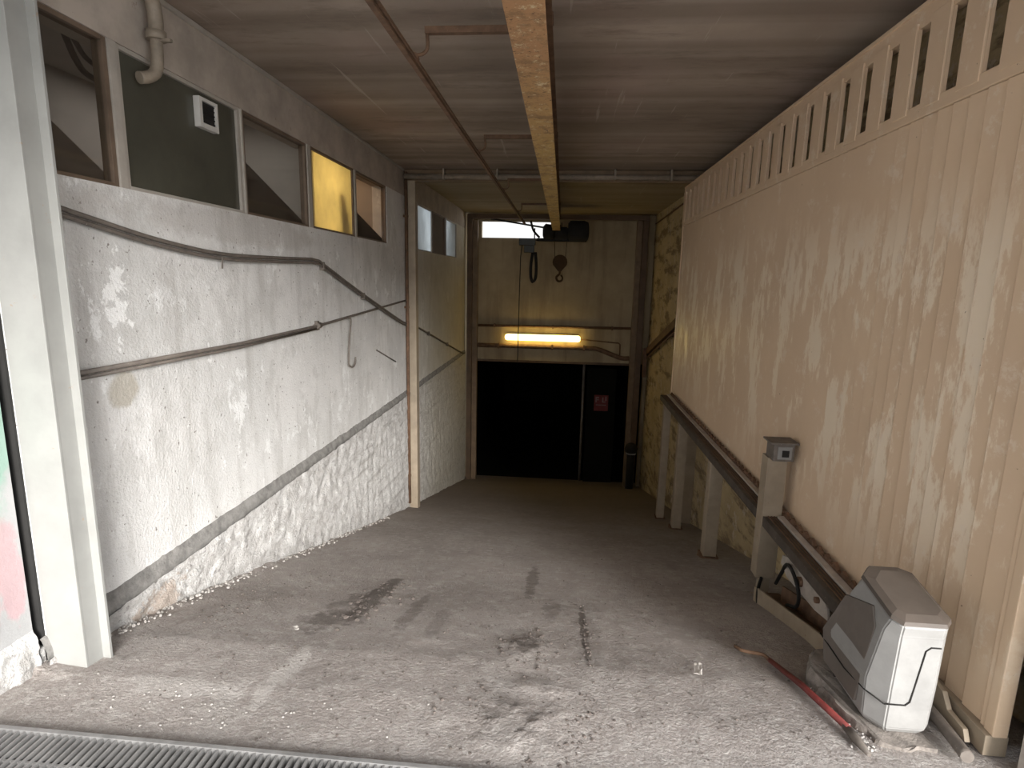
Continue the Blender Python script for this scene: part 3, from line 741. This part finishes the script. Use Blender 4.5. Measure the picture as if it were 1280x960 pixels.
while y < GY1-.1:
    s = MB(); s.box(GX-.016, GX-.004, y, y+.135, 2.40, 2.80, .003); s.box(GX-.004, GX+.010, y, y+.006, 2.40, 2.80)
    s.build('slat', M['gate'], o); y += .2415
s = MB(); s.box(GX-.03, GX+.05, GY0-.01, GY1, -.06, .022, .004); s.build('bottom_rail', M['postpaint'], o)
# toothed rack
s = MB(); s.box(GX-.048, GX-.03, 2.35, GY1-.2, .02, .065, .002)
y = 2.35
while y < GY1-.25:
    s.prism([(y, .06), (y+.06, .06), (y+.045, .095), (y+.008, .078)], 0, GX-.05, GX-.03); y += .1
s.build('toothed_rack', M['rust'], o)

# carrying rails, interrupted by the tall post
def rail(y0, y1, lab):
    o = thing('guide_rail', lab, 'rail', (1.48, (y0+y1)/2, .03), 'steel guide rails under the gate')
    s = MB(); s.box(1.42, 1.43, y0, y1, -.02, .036, .002); s.box(1.42, 1.54, y0, y1, .03, .04, .002); s.box(1.42, 1.54, y0, y1, -.03, -.02, .002); s.box(1.53, 1.54, y0, y1, -.02, .03); s.build('channel', M['railmetal'], o)
    s = MB(); s.box(1.505, 1.548, y0+.02, y1-.02, .042, .058, .003); s.build('light_strip', M['raillight'], o)
    s = MB()
    for k in range(3): s.box(1.45+.02*k, 1.456+.02*k, y0, y1, .038, .046, .001)
    s.build('ribs', M['rust'], o)
rail(3.95, 8.08, 'long steel guide rail under the gate, beyond the tall post with the box')
rail(2.30, 3.83, 'short steel guide rail under the gate, between the tall post and the gate motor')

def cut_post(y, x0, x1, d, ztop, lab):
    o = thing('support_post', lab, 'post', ((x0+x1)/2, y, fz(y)), 'cream support posts of the guide rail')
    s = MB(); s.box(x0, x1, y, y+d, fz(y+d)-.03, ztop, .006); s.build('shaft', M['postpaint'], o)
    s = MB(); s.box(x0-.02, x1+.02, y-.02, y+d+.02, fz(y+d)-.03, fz(y-.02)+.012, .003); s.build('foot_plate', M['rust'], o)
    return o
cut_post(7.98, 1.47, 1.57, .12, -.03, 'thin cream support post, farthest of the posts carrying the guide rail')
cut_post(7.05, 1.50, 1.61, .12, -.03, 'cream support post under the guide rail, second from the far end')
cut_post(5.20, 1.415, 1.535, .12, -.03, 'cream support post under the guide rail nearest the tall post with the box')
o = thing('gate_post', 'tall cream post with a small switch box on top, before the gate', 'post', (1.48, 3.9, -.6))
s = MB(); s.box(1.415, 1.425, 3.84, 3.95, -.42, .455, .003); s.box(1.425, 1.545, 3.84, 3.852, -.42, .455, .003); s.box(1.535, 1.545, 3.85, 3.95, -.30, .455, .002); s.box(1.425, 1.545, 3.938, 3.95, -.42, .455)
s.build('shaft', M['postpaint'], o)
s = MB(); s.box(1.455, 1.52, 3.86, 3.93, -.62, -.42, .004); s.box(1.43, 1.545, 3.83, 3.96, -.625, -.60, .003); s.build('foot', M['postpaint'], o)
s = MB(); s.box(1.43, 1.565, 3.79, 3.93, .445, .565, .008); s.box(1.405, 1.585, 3.775, 3.94, .565, .577, .003); bx = s.build('switch_box', M['conduit'], o)
ltag(bx, 'small dark switch box with a hood')
s = MB(); s.box(1.455, 1.545, 3.782, 3.790, .462, .548, .003); s.build('face_plate', M['plastic'], bx)
s = MB(); s.box(1.480, 1.525, 3.774, 3.782, .480, .525, .003); s.build('lens', M['black'], bx)

# brackets and cables between the post and the motor
o = thing('roller_bracket', 'pale steel bracket with rust under the short guide rail', 'bracket', (1.5, 3.1, -.2))
s = MB(); s.prism([(3.55, -.10), (3.45, -.07), (3.02, -.03), (2.92, -.09), (2.90, -.15), (3.05, -.18), (3.45, -.20), (3.56, -.16)], 0, 1.46, 1.475, .003); s.build('plate', M['raillight'], o)
s = MB(); s.tube([(1.44, 3.25, -.12), (1.50, 3.25, -.12)], .03, 12); s.build('bolt', M['rust'], o)
s = MB(); s.tube([(1.44, 3.02, -.10), (1.50, 3.02, -.10)], .018, 10); s.build('bolt', M['rust'], o)
s = MB(); s.box(1.475, 1.52, 3.0, 3.4, -.14, .0, .004); s.build('carriage', M['rust'], o)
o = thing('base_channel', 'rusty steel channel lying on the floor below the short guide rail', 'channel', (1.45, 3.2, -.4))
def slab_y(x0, x1, y0, y1, h, off=.0):
    s = MB(); s.prism([(y0, fz(y0)-.02+off), (y1, fz(y1)-.02+off), (y1, fz(y1)+h+off), (y0, fz(y0)+h+off)], 0, x0, x1, .004); return s
slab_y(1.396, 1.56, 2.42, 3.78, .05).build('web', M['rust'], o)
slab_y(1.38, 1.395, 2.42, 3.75, .10).build('flange', M['postpaint'], o)
slab_y(1.50, 1.515, 2.5, 3.6, .15).build('rear_flange', M['rust'], o)
s = MB()
s.tube(smoothpath([(1.44, 3.80, -.40), (1.39, 3.70, -.42), (1.385, 3.68, -.50), (1.40, 3.66, -.56), (1.44, 3.62, -.50)], 6), .011, 8)
s.tube(smoothpath([(1.50, 3.70, -.38), (1.47, 3.55, -.22), (1.44, 3.42, -.10), (1.43, 3.30, -.09), (1.43, 3.20, -.16), (1.45, 3.25, -.28), (1.46, 3.4, -.36)], 6), .011, 8)
tag(s.build('cable', M['black']), 'black looped cable beside the foot of the tall post', 'cable')

# ---------------------------------------------------------------- gate motor
o = thing('gate_motor', 'grey plastic gate motor housing beside the near end of the gate', 'motor', (1.32, 2.17, -.05))
def shell(secs):
    """loft: secs = list of (z, [(x,y)...])"""
    s = MB(); R_ = []
    for z, pts in secs: R_.append([s.bm.verts.new((x, y, z if not callable(z) else z(x, y))) for x, y in pts])
    n = len(R_[0])
    for a, b in zip(R_, R_[1:]):
        for i in range(n): s.bm.faces.new((a[i], a[(i+1) % n], b[(i+1) % n], b[i]))
    s.bm.faces.new(R_[0][::-1]); s.bm.faces.new(R_[-1])
    bmesh.ops.recalc_face_normals(s.bm, faces=s.bm.faces)
    return s
def sec(x0, x1, y0, y1, c):
    # plan outline with a broad facet at the front-left corner
    return [(x0+c*.9, y0), (x1-.03, y0), (x1, y0+.03), (x1, y1-.03), (x1-.04, y1), (x0+.05, y1), (x0, y1-.06), (x0, y0+c*1.2)]
zt = lambda x, y: .43 + .055*(y-2.0)/.3
body = shell([(-.05, sec(1.225, 1.415, 2.01, 2.36, .05)), (-.02, sec(1.205, 1.425, 1.99, 2.42, .055)), (.14, sec(1.20, 1.43, 1.985, 2.43, .06)), (.36, sec(1.225, 1.435, 1.985, 2.34, .04)),
              (lambda x, y: zt(x, y)-.025, sec(1.235, 1.435, 1.98, 2.29, .03)), (lambda x, y: zt(x, y), sec(1.255, 1.42, 2.0, 2.25, .02))])
bmesh.ops.bevel(body.bm, geom=list(body.bm.edges), offset=.005, segments=2, affect='EDGES')
body.build('housing', M['plastic'], o)
lid = shell([(lambda x, y: zt(x, y)-.018, sec(1.231, 1.438, 1.977, 2.293, .03)), (lambda x, y: zt(x, y)-.004, sec(1.236, 1.436, 1.98, 2.288, .03)), (lambda x, y: zt(x, y)+.006, sec(1.262, 1.418, 2.01, 2.25, .02))])
lid.build('lid', M['plastictop'], o)
s = MB(); s.prism([(2.10, .0), (2.36, -.01), (2.40, .12), (2.30, .34), (2.12, .40), (2.075, .34)], 0, 1.192, 1.206, .004)
for v in s.bm.verts: v.co.x += .028*max(0, (v.co.z-.12))/.25
s.build('side_recess', M['plasticdk'], o)
s = MB()
pth = [(1.236, .085), (1.31, .085), (1.325, .10), (1.352, .31), (1.368, .325), (1.402, .325)]
s.tube([(x, 1.9835, z) for x, z in pth], .0028, 6); s.tube([(1.195, 2.42, .08), (1.196, 2.2, .07), (1.203, 2.06, .085), (1.236, 1.984, .085)], .003, 6)
s.build('seam', M['darkmetal'], o)
for (y, z, r) in ((2.36, .02, .008), (2.31, .035, .012), (2.27, -.015, .008)):
    s = MB(); s.tube([(1.198, y, z), (1.212, y, z)], r, 10); s.build('screw_hole', M['black'], o)
# rough concrete plinth
s = MB(); s.prism([(1.22, 1.97), (1.30, 1.93), (1.41, 1.95), (1.45, 2.30), (1.44, 2.50), (1.20, 2.50), (1.14, 2.38), (1.16, 2.1)], 2, -.22, -.052)
bmesh.ops.subdivide_edges(s.bm, edges=s.bm.edges[:], cuts=7, use_grid_fill=True)
for v in s.bm.verts:
    n_ = V((noise.noise(v.co*18), noise.noise(v.co*18+V((5, 0, 0))), noise.noise(v.co*18+V((0, 5, 0)))))
    v.co += n_*.024
    if v.co.z > -.06: v.co.z = min(v.co.z, -.05)
tag(s.build('concrete_plinth', M['concrete']), 'crumbling concrete plinth under the grey gate motor', 'plinth')
s = MB(); s.tube(smoothpath([(1.50, 2.30, -.045), (1.50, 2.12, -.035), (1.49, 1.98, -.03), (1.475, 1.88, -.02)], 5), .022, 10)
tag(s.build('floor_conduit', M['conduit']), 'short grey pipe on the ground between the motor and the gate', 'pipe')
o = thing('gate_bracket', 'pale bent steel bracket at the bottom near corner of the gate', 'bracket', (1.56, 2.15, 0))
s = MB(); s.prism([(2.36, .10), (2.28, .10), (2.20, .055), (2.13, .05), (2.09, .0), (2.0, -.005), (1.98, -.045), (2.36, -.04)], 0, 1.535, 1.555, .003); s.build('plate', M['postpaint'], o)
s = MB(); s.tube([(1.52, 2.19, .015), (1.54, 2.19, .015)], .017, 6); s.tube([(1.51, 2.19, .015), (1.53, 2.19, .015)], .009, 8); s.build('bolt', M['conduit'], o)
# pier to the right of the gate end
s = MB(); s.box(1.70, 2.3, 1.60, 1.93, -.1, 3.0, .02)
bmesh.ops.subdivide_edges(s.bm, edges=s.bm.edges[:], cuts=1)
struct(s.build('wall_pier_right', M['rough']))
o = thing('gate_guide_post', 'thin shiny steel edge post right of the gate, at the picture edge', 'post', (1.62, 1.84, 0))
s = MB(); s.box(1.625, 1.64, 1.80, 1.86, -.06, .78, .002); s.build('edge_strip', M['raillight'], o)
s = MB(); s.box(1.64, 1.68, 1.81, 1.86, -.06, .78, .002); s.build('dark_channel', M['black'], o)

# ---------------------------------------------------------------- red bar on the floor
o = thing('iron_bar', 'long worn red iron bar with hooked end lying beside the gate motor', 'bar', (1.07, 2.25, -.08))
def fl(x, y, h): return (x, y, fz(y)+h)
s = MB(); s.tube([fl(1.045, 2.55, .03), fl(1.09, 2.3, .03), fl(1.135, 2.0, .03)], [.011, .014, .013], 8); s.build('bar', M['red'], o)
s = MB(); s.tube(smoothpath([fl(1.045, 2.55, .03), fl(1.03, 2.60, .035), fl(.99, 2.63, .03), fl(.95, 2.65, .03), fl(.93, 2.70, .03)], 4), .009, 8); k = s.build('hooked_end', M['rust'], o); ltag(k, 'rusty hooked end')
s = MB(); s.tube([fl(1.132, 2.02, .028), fl(1.14, 1.95, .022), fl(1.146, 1.875, .018)], [.014, .018, .008], 8); k = s.build('flat_tip', M['conduit'], o); ltag(k, 'dull grey flattened tip')

# ---------------------------------------------------------------- drain grate
o = thing('drain_grate', 'grey steel drain grate with close bars set across the entrance', 'grate', (0, 1.5, -.02))
s = MB(); s.box(-2.3, 2.15, 1.612, 1.630, -.045, -.006, .002); s.box(-2.3, 2.15, 1.374, 1.392, -.045, -.004, .002); s.build('frame', M['grate'], o)
s = MB(); x = -2.29
while x < 2.14:
    s.box(x-.0035, x+.0035, 1.392, 1.612, -.10, -.008); x += .0265
s.box(-2.3, 2.15, 1.497, 1.505, -.035, -.016)
bars = s.build('bars', M['grate'], o); bars['kind'] = 'stuff'

# ---------------------------------------------------------------- loose dirt
s = MB()
def scatter(cx, cy, rx, ry, n, r0, r1):
    for _ in range(n):
        a = random.gauss(cx, rx); b = random.gauss(cy, ry)
        if b < 1.67 or a < -2.05 or a > 1.15 and b < 2.6: continue
        r = random.uniform(r0, r1)**1.0
        s.clod((a, b, fz(b)+r*.15+.004), r, .55)
scatter(-.12, 2.55, .06, .09, 110, .003, .014)
scatter(-.10, 1.90, .14, .13, 380, .002, .009)
scatter(-1.08, 3.15, .07, .22, 80, .005, .018)
scatter(-1.75, 2.9, .12, .4, 90, .003, .010)
scatter(.18, 2.75, .012, .25, 40, .003, .008)
scatter(-.1, 2.1, .9, .35, 500, .0015, .006)
scatter(-.5, 3.0, 1.0, .8, 200, .002, .007)
tag(s.build('loose_dirt', M['clod']), 'dry dirt clods and grit scattered over the ramp', 'dirt', kind='stuff')
s = MB()
for _ in range(420):
    y = 2.1 + 4.5*random.random()**1.7; x = XL+.03+abs(random.gauss(0, .035)); r = random.uniform(.003, .011)
    s.clod((x, y, fz(y)+.012+r*.3), r, .8)
scatter(-1.3, 1.85, .35, .08, 90, .002, .006)
for _ in range(150):
    x = random.gauss(1.175, .025); y = random.uniform(1.92, 2.35); r = random.uniform(.002, .008); s.clod((x, y, fz(y)+.006), r, .6)
tag(s.build('plaster_rubble', M['stone']), 'pale crumbs of fallen plaster along the left wall and around the plinth', 'rubble', kind='stuff')
def scrap(x, y, sx_, sy_, rz, lab, mat='paper'):
    s = MB(); g = 6; rows = []
    for i in range(g+1):
        row = []
        for j in range(g+1):
            u, v_ = (i/g-.5)*sx_, (j/g-.5)*sy_
            X = x+u*math.cos(rz)-v_*math.sin(rz); Y = y+u*math.sin(rz)+v_*math.cos(rz)
            row.append(s.bm.verts.new((X, Y, fz(Y)+.012+.012*abs(noise.noise(V((X*45, Y*45, 1)))))))
        rows.append(row)
    for a, b in zip(rows, rows[1:]):
        for j in range(g): s.bm.faces.new((a[j], a[j+1], b[j+1], b[j]))
    ob = s.build('paper_scrap', M[mat]); md = ob.modifiers.new('thickness', 'SOLIDIFY'); md.thickness = .0015
    tag(ob, lab, 'scrap')
scrap(.68, 2.42, .035, .13, -.25, 'torn white scrap lying on the ramp left of the red bar')
scrap(-1.30, 2.55, .02, .05, .6, 'tiny pale scrap lying on the left of the ramp')

for ob in COL.objects:
    if '_child' in ob: del ob['_child']
